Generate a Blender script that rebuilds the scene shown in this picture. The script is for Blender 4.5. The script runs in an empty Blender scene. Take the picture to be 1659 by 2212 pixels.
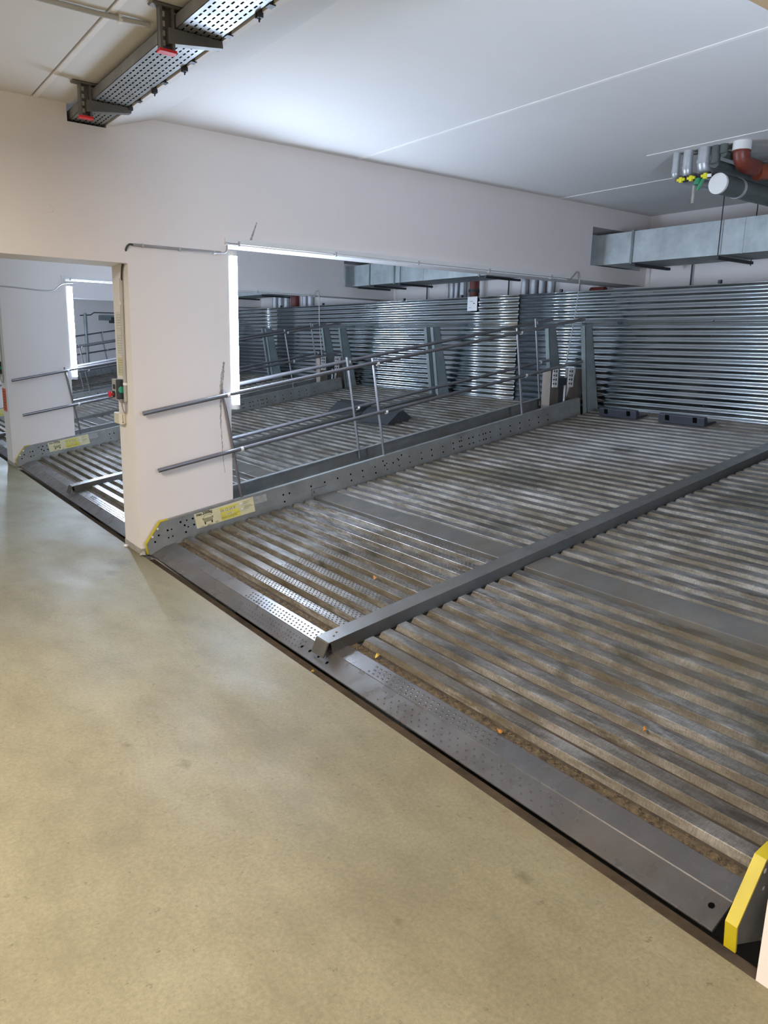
import bpy, bmesh, math, random
from mathutils import Vector, Matrix
C = bpy.context.scene.collection
SC = bpy.context.scene
PI = math.pi
random.seed(7)

# ------------------------------------------------------------------ camera
def cam_rot(yaw, pitch, roll):
    f = Vector((math.cos(pitch)*math.cos(yaw), math.cos(pitch)*math.sin(yaw), math.sin(pitch)))
    r = f.cross(Vector((0, 0, 1))).normalized()
    u = r.cross(f)
    c, s = math.cos(roll), math.sin(roll)
    r2 = c*r + s*u
    u2 = -s*r + c*u
    return Matrix(((r2.x, u2.x, -f.x), (r2.y, u2.y, -f.y), (r2.z, u2.z, -f.z)))
cd = bpy.data.cameras.new('camera')
cam = bpy.data.objects.new('camera', cd)
C.objects.link(cam)
cd.sensor_fit = 'HORIZONTAL'
cd.sensor_width = 36.0
cd.lens = 36.0*1635.83/1659.0
cd.clip_start = 0.05
cam.matrix_world = Matrix.Translation((-1.8008, -5.5835, 1.6)) @ cam_rot(0.9389, -0.2159, 0.0237).to_4x4()
SC.camera = cam

# ------------------------------------------------------------------ world, lights, exposure
w = bpy.data.worlds.new('world')
SC.world = w
w.use_nodes = True
w.node_tree.nodes['Background'].inputs[0].default_value = (0.75, 0.82, 1.0, 1)
w.node_tree.nodes['Background'].inputs[1].default_value = 0.05
SC.view_settings.view_transform = 'Standard'
SC.view_settings.look = 'None'
SC.view_settings.exposure = 0.0
SC.view_settings.gamma = 1.0
SC.view_settings.use_curve_mapping = False
SC.cycles.max_bounces = 8
SC.cycles.diffuse_bounces = 5
SC.cycles.glossy_bounces = 4
SC.cycles.caustics_reflective = False
SC.cycles.caustics_refractive = False
SC.cycles.sample_clamp_indirect = 4.0
SC.cycles.use_denoising = True

def area(name, loc, rot, sx, sy, power, col):
    d = bpy.data.lights.new(name, 'AREA')
    d.shape = 'RECTANGLE'; d.size = sx; d.size_y = sy
    d.energy = power; d.color = col
    o = bpy.data.objects.new(name, d)
    C.objects.link(o); o.location = loc; o.rotation_euler = rot
    return o
WARM = (1.0, 0.90, 0.78)
COOL = (0.70, 0.86, 1.0)
for ax, ay, pw, pu, cc in ((-3.0, -6.3, 125, 45, WARM), (-3.0, -2.7, 205, 55, WARM), (-3.2, 2.4, 42, 12, COOL), (-3.2, 7.4, 45, 12, COOL)):
    area('aisle_light', (ax, ay, 2.82), (0, 0, 0), 0.2, 1.4, pw, cc)
    area('ceiling_fill_up', (ax, ay, 2.86), (PI, 0, 0), 0.2, 1.4, pu, cc)  # added upward fill for the ceiling, in place of the aisle lamps' own spill
TUBE = (0.64, 0.785, 1.0)
TUBE_STRENGTH = 275.0

# ------------------------------------------------------------------ materials
def newmat(name):
    m = bpy.data.materials.new(name)
    m.use_nodes = True
    nt = m.node_tree
    return m, nt, nt.nodes['Principled BSDF']
def L(nt, a, b): nt.links.new(a, b)
def pos(nt, scale=(1, 1, 1)):
    g = nt.nodes.new('ShaderNodeNewGeometry')
    mp = nt.nodes.new('ShaderNodeMapping')
    mp.inputs['Scale'].default_value = scale
    L(nt, g.outputs['Position'], mp.inputs['Vector'])
    return mp.outputs['Vector']
def noise(nt, vec, scale, detail=4, rough=0.55):
    n = nt.nodes.new('ShaderNodeTexNoise')
    n.inputs['Scale'].default_value = scale
    n.inputs['Detail'].default_value = detail
    n.inputs['Roughness'].default_value = rough
    L(nt, vec, n.inputs['Vector'])
    return n.outputs['Fac']
def ramp(nt, fac, stops):
    r = nt.nodes.new('ShaderNodeValToRGB')
    e = r.color_ramp.elements
    while len(e) < len(stops): e.new(0.5)
    for k, (p, c) in enumerate(stops):
        e[k].position = p
        e[k].color = (c[0], c[1], c[2], 1) if isinstance(c, (tuple, list)) else (c, c, c, 1)
    L(nt, fac, r.inputs['Fac'])
    return r.outputs['Color']
def mix(nt, fac, a, b, mode='MIX'):
    m = nt.nodes.new('ShaderNodeMix')
    m.data_type = 'RGBA'; m.blend_type = mode
    for s, v in ((m.inputs[0], fac), (m.inputs[6], a), (m.inputs[7], b)):
        if hasattr(v, 'links'): L(nt, v, s)
        elif isinstance(v, (int, float)): s.default_value = v
        else: s.default_value = (v[0], v[1], v[2], 1)
    return m.outputs[2]
def math_(nt, op, a, b=0.0, clamp=False):
    m = nt.nodes.new('ShaderNodeMath'); m.operation = op; m.use_clamp = clamp
    for s, v in ((m.inputs[0], a), (m.inputs[1], b)):
        if hasattr(v, 'links'): L(nt, v, s)
        else: s.default_value = v
    return m.outputs[0]
def bump(nt, b, h, strength=0.2, dist=0.01):
    n = nt.nodes.new('ShaderNodeBump')
    n.inputs['Strength'].default_value = strength
    n.inputs['Distance'].default_value = dist
    L(nt, h, n.inputs['Height'])
    L(nt, n.outputs['Normal'], b.inputs['Normal'])
def spot(nt, cx, cy, r, soft=0.5, wob=0.6, nscale=5.0):
    """a round stain mask around world (cx, cy) with a ragged rim"""
    v = pos(nt)
    sep = nt.nodes.new('ShaderNodeSeparateXYZ'); L(nt, v, sep.inputs[0])
    dx = math_(nt, 'SUBTRACT', sep.outputs[0], cx)
    dy = math_(nt, 'SUBTRACT', sep.outputs[1], cy)
    d = math_(nt, 'SQRT', math_(nt, 'ADD', math_(nt, 'MULTIPLY', dx, dx), math_(nt, 'MULTIPLY', math_(nt, 'MULTIPLY', dy, dy), 0.45)))
    n = noise(nt, v, nscale, 5)
    d = math_(nt, 'ADD', math_(nt, 'DIVIDE', d, r), math_(nt, 'MULTIPLY', math_(nt, 'SUBTRACT', n, 0.5), wob*2))
    return math_(nt, 'DIVIDE', math_(nt, 'SUBTRACT', 1.0, d), soft, True)
def simple(name, col, rough=0.5, metal=0.0, var=0.12, scale=6.0, bmp=0.0, bscale=60.0, em=None):
    m, nt, b = newmat(name)
    v = pos(nt)
    n = noise(nt, v, scale, 5)
    d = tuple(c*(1-var) for c in col); u = tuple(min(1, c*(1+var)) for c in col)
    L(nt, ramp(nt, n, [(0.3, d), (0.7, u)]), b.inputs['Base Color'])
    b.inputs['Roughness'].default_value = rough
    b.inputs['Metallic'].default_value = metal
    if bmp: bump(nt, b, noise(nt, v, bscale, 3), bmp, 0.004)
    if em:
        b.inputs['Emission Color'].default_value = (*em[0], 1)
        b.inputs['Emission Strength'].default_value = em[1]
    return m
M = {}
def paint(name, col, dirt):
    m, nt, b = newmat(name)
    v = pos(nt)
    big = ramp(nt, noise(nt, v, 0.9, 4), [(0.3, tuple(c*0.95 for c in col)), (0.7, col)])
    sp = ramp(nt, noise(nt, v, 26, 3, 0.7), [(0.70, 0.0), (0.76, 1.0)])
    spm = ramp(nt, noise(nt, v, 2.3, 2), [(0.45, 0.0), (0.62, 1.0)])
    f = math_(nt, 'MULTIPLY', math_(nt, 'MULTIPLY', sp, spm), dirt)
    c = mix(nt, f, big, (0.38, 0.34, 0.29))
    L(nt, c, b.inputs['Base Color'])
    b.inputs['Roughness'].default_value = 0.75
    bump(nt, b, noise(nt, v, 90, 3), 0.12, 0.003)
    return m
M['wall'] = paint('wall_paint', (0.86, 0.808, 0.79), 0.5)
M['ceil'] = paint('ceiling_paint', (0.80, 0.785, 0.775), 0.15)
M['bead'] = simple('joint_filler', (0.88, 0.86, 0.85), 0.6, 0, 0.05)
M['gap'] = simple('joint_dark', (0.035, 0.028, 0.045), 0.9)

def floor_mat():
    m, nt, b = newmat('floor_concrete')
    v = pos(nt); v2 = pos(nt, (1.0, 0.55, 1))
    c = ramp(nt, noise(nt, v2, 1.3, 6, 0.6), [(0.32, (0.155, 0.134, 0.078)), (0.5, (0.225, 0.197, 0.118)), (0.68, (0.31, 0.278, 0.18))])
    c = mix(nt, 0.45, c, ramp(nt, noise(nt, v2, 7, 8, 0.75), [(0.3, (0.155, 0.134, 0.075)), (0.7, (0.285, 0.252, 0.155))]))
    fine = ramp(nt, noise(nt, v, 70, 4, 0.8), [(0.35, 0.82), (0.65, 1.10)])
    c = mix(nt, 1.0, c, fine, 'MULTIPLY')
    # small dark specks and brown blotches
    sp = ramp(nt, noise(nt, v, 22, 3, 0.75), [(0.64, 0.0), (0.70, 1.0)])
    c = mix(nt, math_(nt, 'MULTIPLY', sp, 0.6), c, (0.10, 0.078, 0.04))
    sp = ramp(nt, noise(nt, pos(nt, (1, 0.35, 1)), 48, 3, 0.8), [(0.66, 0.0), (0.73, 1.0)])
    c = mix(nt, math_(nt, 'MULTIPLY', sp, 0.5), c, (0.12, 0.10, 0.055))
    bl = ramp(nt, noise(nt, v2, 4.2, 5, 0.75), [(0.58, 0.0), (0.72, 1.0)])
    c = mix(nt, math_(nt, 'MULTIPLY', bl, 0.5), c, (0.16, 0.135, 0.075))
    for cx, cy, r in ((-0.836, -3.0, 0.032), (-0.976, -2.74, 0.022), (-0.217, -4.196, 0.030), (-0.20, -0.12, 0.10), (-0.648, -4.124, 0.018), (-0.33, -0.35, 0.06)):
        c = mix(nt, math_(nt, 'MULTIPLY', spot(nt, cx, cy, r, 0.9, 1.1, 34), 0.6), c, (0.10, 0.075, 0.035))
    # dirt line along the pit edge
    sep = nt.nodes.new('ShaderNodeSeparateXYZ'); L(nt, v, sep.inputs[0])
    e = math_(nt, 'ADD', math_(nt, 'MULTIPLY', sep.outputs[0], 9.0), 1.0, True)
    e = math_(nt, 'MULTIPLY', e, ramp(nt, noise(nt, v, 7, 4), [(0.4, 0.0), (0.7, 1.0)]))
    c = mix(nt, math_(nt, 'MULTIPLY', e, 0.6), c, (0.22, 0.16, 0.08))
    L(nt, c, b.inputs['Base Color'])
    L(nt, ramp(nt, noise(nt, v2, 2.2, 4), [(0.35, 0.50), (0.65, 0.66)]), b.inputs['Roughness'])
    b.inputs['Specular IOR Level'].default_value = 0.4
    bump(nt, b, noise(nt, v, 55, 5, 0.7), 0.25, 0.004)
    return m
M['floor'] = floor_mat()
M['pit'] = simple('pit_concrete', (0.10, 0.085, 0.065), 0.9, 0, 0.3, 4, 0.3)

def deck_mat(name, stops, film, metal, r0, r1):
    m, nt, b = newmat(name)
    v = pos(nt); vs = pos(nt, (1.0, 0.28, 1.0)); vd = pos(nt, (1.0, 0.18, 1.0))
    c = ramp(nt, noise(nt, vs, 9, 6, 0.7), stops)
    # pale worn film, streaked along the ridges
    f = ramp(nt, noise(nt, vd, 24, 5, 0.75), [(0.47, 0.0), (0.62, 0.85)])
    fm = ramp(nt, noise(nt, v, 1.1, 3), [(0.42, 0.15), (0.66, 1.0)])
    c = mix(nt, math_(nt, 'MULTIPLY', f, fm), c, film)
    fi = ramp(nt, noise(nt, pos(nt, (0.5, 1.6, 0.5)), 95, 4, 0.8), [(0.36, 0.72), (0.64, 1.22)])
    c = mix(nt, 1.0, c, fi, 'MULTIPLY')
    # brown dirt patches
    d = ramp(nt, noise(nt, vs, 3.1, 6, 0.75), [(0.50, 0.0), (0.60, 1.0)])
    c = mix(nt, math_(nt, 'MULTIPLY', d, 0.62), c, (0.085, 0.062, 0.032))
    rear_sheen = math_(nt, 'MULTIPLY', spot(nt, 4.15, -1.5, 0.9, 1.0, 0.35, 3), 0.5)  # pale rear patch paints the grazing reflection of the bright sheet into the colour
    c = mix(nt, rear_sheen, c, (0.40, 0.40, 0.41))
    for bx, by, br in ((1.5, -4.3, 0.75), (2.6, -0.9, 0.5), (2.9, -1.7, 0.3), (0.9, -1.9, 0.5)):
        c = mix(nt, math_(nt, 'MULTIPLY', spot(nt, bx, by, br, 0.8, 0.9, 4), 0.5), c, (0.10, 0.072, 0.032))
    st = ((0.94, -1.38, 0.09), (1.06, -1.56, 0.07), (0.73, -1.43, 0.05), (3.88, -1.40, 0.12), (1.03, -3.60, 0.09),
          (0.92, -3.40, 0.05), (0.81, -3.46, 0.05), (0.71, -3.50, 0.05), (3.25, -3.05, 0.45), (1.05, -4.6, 0.4), (2.8, -1.2, 0.35), (3.6, 1.9, 0.5), (2.4, 3.4, 0.35), (1.9, -1.9, 0.2))
    for cx, cy, r in st:
        c = mix(nt, math_(nt, 'MULTIPLY', spot(nt, cx, cy, r, 0.7, 0.8, 11), 0.72), c, (0.035, 0.03, 0.015))
    L(nt, c, b.inputs['Base Color'])
    b.inputs['Metallic'].default_value = metal
    L(nt, ramp(nt, noise(nt, vs, 12, 4), [(0.3, r0), (0.7, r1)]), b.inputs['Roughness'])
    bump(nt, b, noise(nt, v, 60, 4, 0.7), 0.25, 0.003)
    return m
M['deck'] = deck_mat('dimmed_worn_ridge_top', [(0.34, (0.058, 0.050, 0.040)), (0.5, (0.13, 0.119, 0.107)), (0.66, (0.235, 0.224, 0.212))], (0.33, 0.325, 0.32), 0.5, 0.28, 0.50)  # worn steel, darkened as well because the tops catch less aisle light
M['deck_face'] = deck_mat('lit_dusty_ridge_flank', [(0.34, (0.085, 0.067, 0.043)), (0.5, (0.175, 0.153, 0.118)), (0.66, (0.29, 0.268, 0.232))], (0.37, 0.355, 0.335), 0.1, 0.55, 0.8)  # tan dust plus the aisle light on the flanks, painted in as lighter colour
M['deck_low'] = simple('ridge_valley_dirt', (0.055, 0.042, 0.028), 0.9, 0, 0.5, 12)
def steel(name, col, rough, metal, dirt=0.3):
    m, nt, b = newmat(name)
    v = pos(nt)
    c = ramp(nt, noise(nt, v, 5, 5, 0.65), [(0.3, tuple(x*0.78 for x in col)), (0.7, tuple(x*1.15 for x in col))])
    d = ramp(nt, noise(nt, v, 3.2, 6, 0.7), [(0.42, 0.0), (0.75, 1.0)])
    c = mix(nt, math_(nt, 'MULTIPLY', d, dirt), c, (0.16, 0.12, 0.075))
    L(nt, c, b.inputs['Base Color'])
    b.inputs['Metallic'].default_value = metal
    L(nt, ramp(nt, noise(nt, v, 8, 4), [(0.3, max(0.05, rough-0.08)), (0.7, rough+0.12)]), b.inputs['Roughness'])
    bump(nt, b, noise(nt, v, 80, 3), 0.12, 0.002)
    return m
M['beam'] = steel('galvanised_beam', (0.31, 0.32, 0.315), 0.42, 0.45, 0.3)
M['plate'] = steel('front_plate_steel', (0.125, 0.122, 0.125), 0.30, 0.5, 0.45)
M['flat'] = steel('flat_panel_steel', (0.125, 0.12, 0.11), 0.42, 0.4, 0.6)
M['rail_mid'] = steel('centre_rail_steel', (0.14, 0.14, 0.135), 0.38, 0.5, 0.4)
M['tube'] = simple('handrail_tube', (0.23, 0.225, 0.24), 0.36, 0.75, 0.12, 3)
M['tray'] = steel('tray_steel', (0.27, 0.28, 0.28), 0.45, 0.5, 0.08)
M['column'] = steel('column_steel', (0.20, 0.165, 0.14), 0.4, 0.5, 0.3)
M['bracket'] = steel('bracket_steel', (0.16, 0.16, 0.15), 0.5, 0.4, 0.1)
M['galv'] = steel('galvanised_sheet', (0.50, 0.56, 0.58), 0.5, 0.3, 0.05)
M['post'] = steel('post_paint', (0.23, 0.275, 0.28), 0.5, 0.35, 0.1)
M['dark'] = simple('dark_steel', (0.05, 0.052, 0.058), 0.55, 0.3)
M['rust'] = simple('rusty_edge', (0.17, 0.095, 0.045), 0.85, 0, 0.4, 14, 0.4)
M['ledge'] = simple('pit_ledge', (0.085, 0.062, 0.042), 0.75, 0.1, 0.35, 10, 0.3)
M['dirt'] = simple('brown_debris', (0.10, 0.072, 0.04), 0.95, 0, 0.6, 40, 0.9, 120)
M['yellow'] = simple('yellow_paint', (0.50, 0.41, 0.012), 0.45, 0, 0.10, 9)
M['sticker'] = simple('cream_sticker', (0.70, 0.64, 0.40), 0.55, 0, 0.06, 12)
M['stick_y'] = simple('yellow_print', (0.70, 0.62, 0.10), 0.55)
M['stick_g'] = simple('faded_label', (0.34, 0.34, 0.33), 0.6, 0, 0.15, 30)
M['ink'] = simple('black_ink', (0.03, 0.03, 0.028), 0.6)
M['inkf'] = simple('faded_ink', (0.30, 0.28, 0.17), 0.6)
M['inky'] = simple('olive_ink', (0.33, 0.29, 0.08), 0.6)
M['black'] = simple('black_plastic', (0.03, 0.032, 0.036), 0.5, 0, 0.2)
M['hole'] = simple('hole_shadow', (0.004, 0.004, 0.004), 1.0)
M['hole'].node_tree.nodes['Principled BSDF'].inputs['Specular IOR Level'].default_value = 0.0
M['chock'] = simple('wheel_stop_plastic', (0.030, 0.034, 0.046), 0.45, 0, 0.2)
M['white'] = simple('white_plastic', (0.80, 0.80, 0.80), 0.4, 0, 0.03)
M['grey'] = simple('grey_plastic', (0.42, 0.42, 0.40), 0.5, 0, 0.06)
M['greyd'] = simple('dark_grey_conduit', (0.30, 0.28, 0.29), 0.5, 0, 0.1)
M['cream'] = simple('cream_plastic', (0.70, 0.66, 0.54), 0.45, 0, 0.05)
M['red'] = simple('red_plastic', (0.62, 0.03, 0.05), 0.35, 0, 0.05)
M['redcap'] = simple('red_end_cap', (0.70, 0.02, 0.03), 0.5, 0, 0.05)
M['green'] = simple('green_plastic', (0.02, 0.30, 0.18), 0.35, 0, 0.1)
M['teal'] = simple('teal_sticker', (0.25, 0.62, 0.50), 0.6)
M['paper'] = simple('notice_paper', (0.68, 0.67, 0.60), 0.7, 0, 0.08, 25)
M['papery'] = simple('yellowed_paper', (0.62, 0.58, 0.38), 0.7, 0, 0.12, 25)
M['signred'] = simple('orange_red_sign', (0.72, 0.16, 0.08), 0.5, 0, 0.15, 14)
M['brownpipe'] = simple('red_brown_pipe', (0.17, 0.035, 0.022), 0.4, 0, 0.12)
M['redpipe'] = simple('orange_brown_pipe', (0.24, 0.055, 0.022), 0.4, 0, 0.2)
M['insul'] = simple('silver_insulation', (0.52, 0.54, 0.57), 0.4, 0.5, 0.1)
M['insuld'] = simple('dark_insulation', (0.10, 0.12, 0.115), 0.5, 0.1, 0.15)
M['valve'] = simple('yellow_valve', (0.75, 0.70, 0.02), 0.4)
M['gvalve'] = simple('green_valve', (0.05, 0.28, 0.14), 0.4)
M['lamp'] = simple('tube_glow', (1, 1, 1), 0.4, 0, 0, em=(TUBE, TUBE_STRENGTH))
M['leaf'] = simple('dry_leaf', (0.38, 0.15, 0.02), 0.7, 0, 0.3, 60)
M['leafy'] = simple('yellow_leaf', (0.50, 0.32, 0.03), 0.7, 0, 0.2, 60)
M['scuff'] = simple('wall_scuff', (0.40, 0.37, 0.35), 0.8, 0, 0.5, 60)
M['concrete'] = simple('bare_concrete', (0.36, 0.34, 0.30), 0.85, 0, 0.2, 14, 0.2)

def sheet_mat():
    m, nt, b = newmat('corrugated_zinc')
    v = pos(nt)
    c = ramp(nt, noise(nt, v, 3, 5, 0.6), [(0.3, (0.50, 0.56, 0.60)), (0.7, (0.58, 0.64, 0.68))])
    L(nt, c, b.inputs['Base Color'])
    b.inputs['Metallic'].default_value = 1.0
    L(nt, ramp(nt, noise(nt, pos(nt, (1, 0.4, 1)), 4, 4), [(0.3, 0.15), (0.7, 0.18)]), b.inputs['Roughness'])
    return m
M['sheet'] = sheet_mat()

# ------------------------------------------------------------------ mesh helpers
class MB:
    def __init__(s): s.v = []; s.f = []
    def add(s, vs, fs):
        o = len(s.v); s.v += [tuple(p) for p in vs]; s.f += [tuple(i+o for i in f) for f in fs]; return s
    def box(s, x0, x1, y0, y1, z0, z1):
        return s.add([(x0,y0,z0),(x1,y0,z0),(x1,y1,z0),(x0,y1,z0),(x0,y0,z1),(x1,y0,z1),(x1,y1,z1),(x0,y1,z1)],
                     [(0,3,2,1),(4,5,6,7),(0,1,5,4),(1,2,6,5),(2,3,7,6),(3,0,4,7)])
    def prism_y(s, prof, y0, y1):
        """closed profile of (x, z) swept along y"""
        n = len(prof)
        vs = [(x, y0, z) for x, z in prof]+[(x, y1, z) for x, z in prof]
        fs = [tuple(range(n)), tuple(range(2*n-1, n-1, -1))]
        fs += [(i, i+n, (i+1) % n+n, (i+1) % n) for i in range(n)]
        return s.add(vs, fs)
    def prism_x(s, prof, x0, x1):
        n = len(prof)
        vs = [(x0, y, z) for y, z in prof]+[(x1, y, z) for y, z in prof]
        fs = [tuple(range(n)), tuple(range(2*n-1, n-1, -1))]
        fs += [(i, i+n, (i+1) % n+n, (i+1) % n) for i in range(n)]
        return s.add(vs, fs)
    def tube(s, pts, r, n=12, caps=True):
        pts = [Vector(p) for p in pts]
        rings = []
        up = None
        for i, p in enumerate(pts):
            a = pts[max(i-1, 0)]; b = pts[min(i+1, len(pts)-1)]
            t = (b-a).normalized()
            if up is None:
                up = Vector((0, 0, 1)) if abs(t.z) < 0.9 else Vector((1, 0, 0))
            sd = t.cross(up).normalized(); up = sd.cross(t).normalized()
            rr = r[i] if isinstance(r, (list, tuple)) else r
            rings.append([p+sd*math.cos(2*PI*k/n)*rr+up*math.sin(2*PI*k/n)*rr for k in range(n)])
        vs = [q for ring in rings for q in ring]
        fs = []
        for i in range(len(pts)-1):
            for k in range(n):
                a = i*n+k; b = i*n+(k+1) % n
                fs.append((a, b, b+n, a+n))
        if caps:
            fs.append(tuple(range(n-1, -1, -1)))
            o = (len(pts)-1)*n
            fs.append(tuple(range(o, o+n)))
        return s.add(vs, fs)
    def build(s, name, mat, parent=None, smooth=False, loc=None):
        me = bpy.data.meshes.new(name)
        me.from_pydata(s.v, [], s.f)
        bm = bmesh.new(); bm.from_mesh(me)
        bmesh.ops.recalc_face_normals(bm, faces=bm.faces)
        bm.to_mesh(me); bm.free()
        if smooth:
            me.polygons.foreach_set('use_smooth', [True]*len(me.polygons))
            try: me.set_sharp_from_angle(angle=math.radians(40))
            except Exception: pass
        me.materials.append(mat if not isinstance(mat, str) else M[mat])
        o = bpy.data.objects.new(name, me)
        C.objects.link(o)
        if parent: o.parent = parent
        if loc: o.location = loc
        return o
def smooth_path(pts, n=6):
    P = [Vector(p) for p in pts]
    out = []
    for i in range(len(P)-1):
        p0 = P[max(i-1, 0)]; p1 = P[i]; p2 = P[i+1]; p3 = P[min(i+2, len(P)-1)]
        for k in range(n):
            t = k/n
            out.append(0.5*((2*p1)+(-p0+p2)*t+(2*p0-5*p1+4*p2-p3)*t*t+(-p0+3*p1-3*p2+p3)*t*t*t))
    out.append(P[-1])
    return out
def thing(name, label, cat, loc=(0, 0, 0), rot=(0, 0, 0), group=None):
    o = bpy.data.objects.new(name, None); C.objects.link(o)
    o.location = loc; o.rotation_euler = rot
    o.empty_display_size = 0.05
    o['label'] = label; o['category'] = cat
    if group: o['group'] = group
    return o
def tag(o, label, cat, group=None):
    o['label'] = label; o['category'] = cat
    if group: o['group'] = group
    return o
def struct(o):
    o['kind'] = 'structure'; return o
def copy(o, parent, loc=None):
    c = o.copy(); C.objects.link(c); c.parent = parent
    if loc is not None: c.location = loc
    return c
def bevel(o, w=0.003, seg=2):
    md = o.modifiers.new('bevel', 'BEVEL'); md.width = w; md.segments = seg; md.limit_method = 'ANGLE'
    return o

# ------------------------------------------------------------------ dimensions
Y1, T = 0.0, 0.37          # near face of the divider behind the first bay, wall thickness
WALLS = {'wall_right': -5.19, 'wall_middle': 0.0, 'wall_left': 4.84, 'wall_far_left': 9.6}
PX = 0.765                 # pillar depth
H1, H2, HC = 2.126, 2.335, 3.093
XB = 5.92                  # rear wall
XS = 5.18                  # corrugated sheet

# ------------------------------------------------------------------ shell
m = MB().box(-6.0, 0.0, -9.0, 16.0, -0.25, 0.0)
fl = struct(m.build('floor', 'floor'))
m = MB().box(-6.0, XB, -9.0, 16.0, -2.4, -2.2)
struct(m.build('pit_floor', 'pit'))
m = MB().box(-0.05, 0.0, -9, 16, -2.2, -0.25)
struct(m.build('wall_pit', 'pit'))
struct(MB().box(XB, XB+0.2, -9.0, 16.0, -2.2, 3.35).build('wall_back', 'wall'))
struct(MB().box(-6.2, -6.0, -9.0, 16.0, -0.2, 3.35).build('wall_aisle', 'wall'))
struct(MB().box(-6.2, XB, -9.2, -9.0, -2.2, 3.35).build('wall_near', 'wall'))
struct(MB().box(-6.2, XB, 14.4, 14.6, -2.2, 3.35).build('wall_end', 'wall'))

def divider(name, y, h1=H1):
    m = MB()
    hx0, hx1, hz0, hz1 = -0.35, -0.10, 2.985, HC+0.01
    y0, y1 = y, y+T
    # pillar
    m.box(0, PX, y0, y1, -2.2, 3.3)
    # lintel over the aisle, with the hole for the cable tray
    m.box(-6, hx0, y0, y1, h1, 3.3)
    m.box(hx0, hx1, y0, y1, h1, hz0)
    m.box(hx1, 0, y0, y1, h1, 3.3)
    # beam over the bay, with the hole for the duct
    dx0, dx1, dz0, dz1 = 4.94, 5.80, 2.495, 2.885
    m.box(PX, dx0, y0, y1, H2, 3.3)
    m.box(dx0, dx1, y0, y1, H2, dz0)
    m.box(dx0, dx1, y0, y1, dz1, 3.3)
    m.box(dx1, XB, y0, y1, H2, 3.3)
    return struct(m.build(name, 'wall'))
for nm, y in WALLS.items():
    divider(nm, y, 2.152 if nm == 'wall_right' else H1)
    sk = MB().box(-0.004, PX+0.002, y-0.004, y+T+0.004, -0.02, 0.045)
    if nm in ('wall_middle', 'wall_left'):
        struct(sk.build('baseboard_'+nm[5:], 'concrete'))

# ceiling made of slabs with joints between them
ceil = bpy.data.objects.new('ceiling', None); C.objects.link(ceil); struct(ceil)
joints = [-0.560, 1.935, 3.560, 4.388]
xs = [-6.2]+joints+[XB]
for a, b in zip(xs[:-1], xs[1:]):
    s = MB().box(a+(0.006 if a == -0.560 else 0.011), b-(0.006 if b == -0.560 else 0.011), -9.2, 14.6, HC, HC+0.2).build('slab', 'ceil', ceil)
MB().box(-6.2, XB, -9.2, 14.6, HC+0.2, HC+0.3).build('slab_top', 'gap', ceil)
for j in joints[1:]:
    y_end = 14.5 if j != 3.560 else -1.62
    MB().box(j-0.012, j+0.012, -9.0, y_end, HC-0.004, HC+0.05).build('joint_bead', 'bead', ceil)
MB().box(3.548, 3.572, -1.62, 14.5, HC, HC+0.05).build('joint_bead', 'ceil', ceil)
MB().box(-0.553, -0.525, -9.0, 14.5, HC-0.004, HC+0.03).build('joint_bead', 'bead', ceil)
# shallow tapered downstand beside the tray
struct(MB().prism_y([(-0.10, 3.10), (-0.10, 3.0), (-0.07, 3.0), (0.222, HC), (0.222, 3.10)], -4.82, 0.0).build('trim_1', 'ceil'))

# pit edge ledge in front of every platform
for k, (a, b) in enumerate(((-4.82, -0.0), (T, 4.84), (4.84+T, 9.6), (9.6+T, 14.4))):
    m = MB().box(0.0, 0.10, a, b, -0.10, -0.050)
    m.box(0.0, 0.006, a, b, -0.05, -0.003)
    struct(m.build('trim_%d' % (k+2), 'ledge'))

# ------------------------------------------------------------------ parking platforms
TH = math.atan(0.178)
HOLES = [(0.137,0.07),(0.099,0.028),(0.212,0.088),(0.244,0.087),(0.207,0.029),(0.242,0.031),(0.35,0.031),(0.324,0.122),(0.351,0.087),(0.375,0.122),(0.376,0.067),(0.425,0.121),(0.426,0.07),(1.231,0.091),(1.29,0.089),(1.233,0.03)]
s_ = 1.505
for s_ in (1.505, 1.643, 1.777, 1.916, 2.045, 2.185, 2.315, 2.453, 2.582, 2.723, 2.85, 2.99, 3.124, 3.205, 3.23, 3.33, 3.384, 3.468, 3.522, 3.556, 3.618, 3.76, 3.90, 4.04, 4.18, 4.32, 4.46):
    HOLES.append((s_, 0.0915))
    if s_ > 1.9: HOLES.append((s_, 0.035))
HOLES += [(2.278, 0.123), (2.292, 0.077), (2.389, 0.079), (2.493, 0.127), (3.231, 0.123), (2.44, 0.105)]

NR, PITCH, S0 = 46, 0.1087, 0.345
HW, RH = 0.029, 0.031       # half crest width, ridge height
def ridge_mesh(length):
    """one trapezoid ridge with its valleys, chamfered closed ends"""
    m = MB()
    pr = [(-HW-0.0243, -RH), (-HW-0.010, -RH), (-HW, -0.002), (-HW+0.003, 0), (HW-0.003, 0), (HW, -0.002), (HW+0.010, -RH), (HW+0.0243, -RH)]
    th = 0.004
    vs = []; n = len(pr)
    for y, dz, sc in ((0.0, -0.008, 0.72), (0.014, 0.0, 1.0), (length-0.014, 0.0, 1.0), (length, -0.008, 0.72)):
        for x, z in pr:
            if abs(x) <= HW+0.001: vs.append((x*sc, y, z+dz))
            else: vs.append((x, y, z))
    fs = []
    for r in range(3):
        for i in range(n-1):
            a = r*n+i; fs.append((a, a+1, a+1+n, a+n))
    fs.append(tuple(range(1, n-1)))
    o = 3*n; fs.append(tuple(reversed([o+i for i in range(1, n-1)])))
    m.add(vs, fs)
    return m
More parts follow.
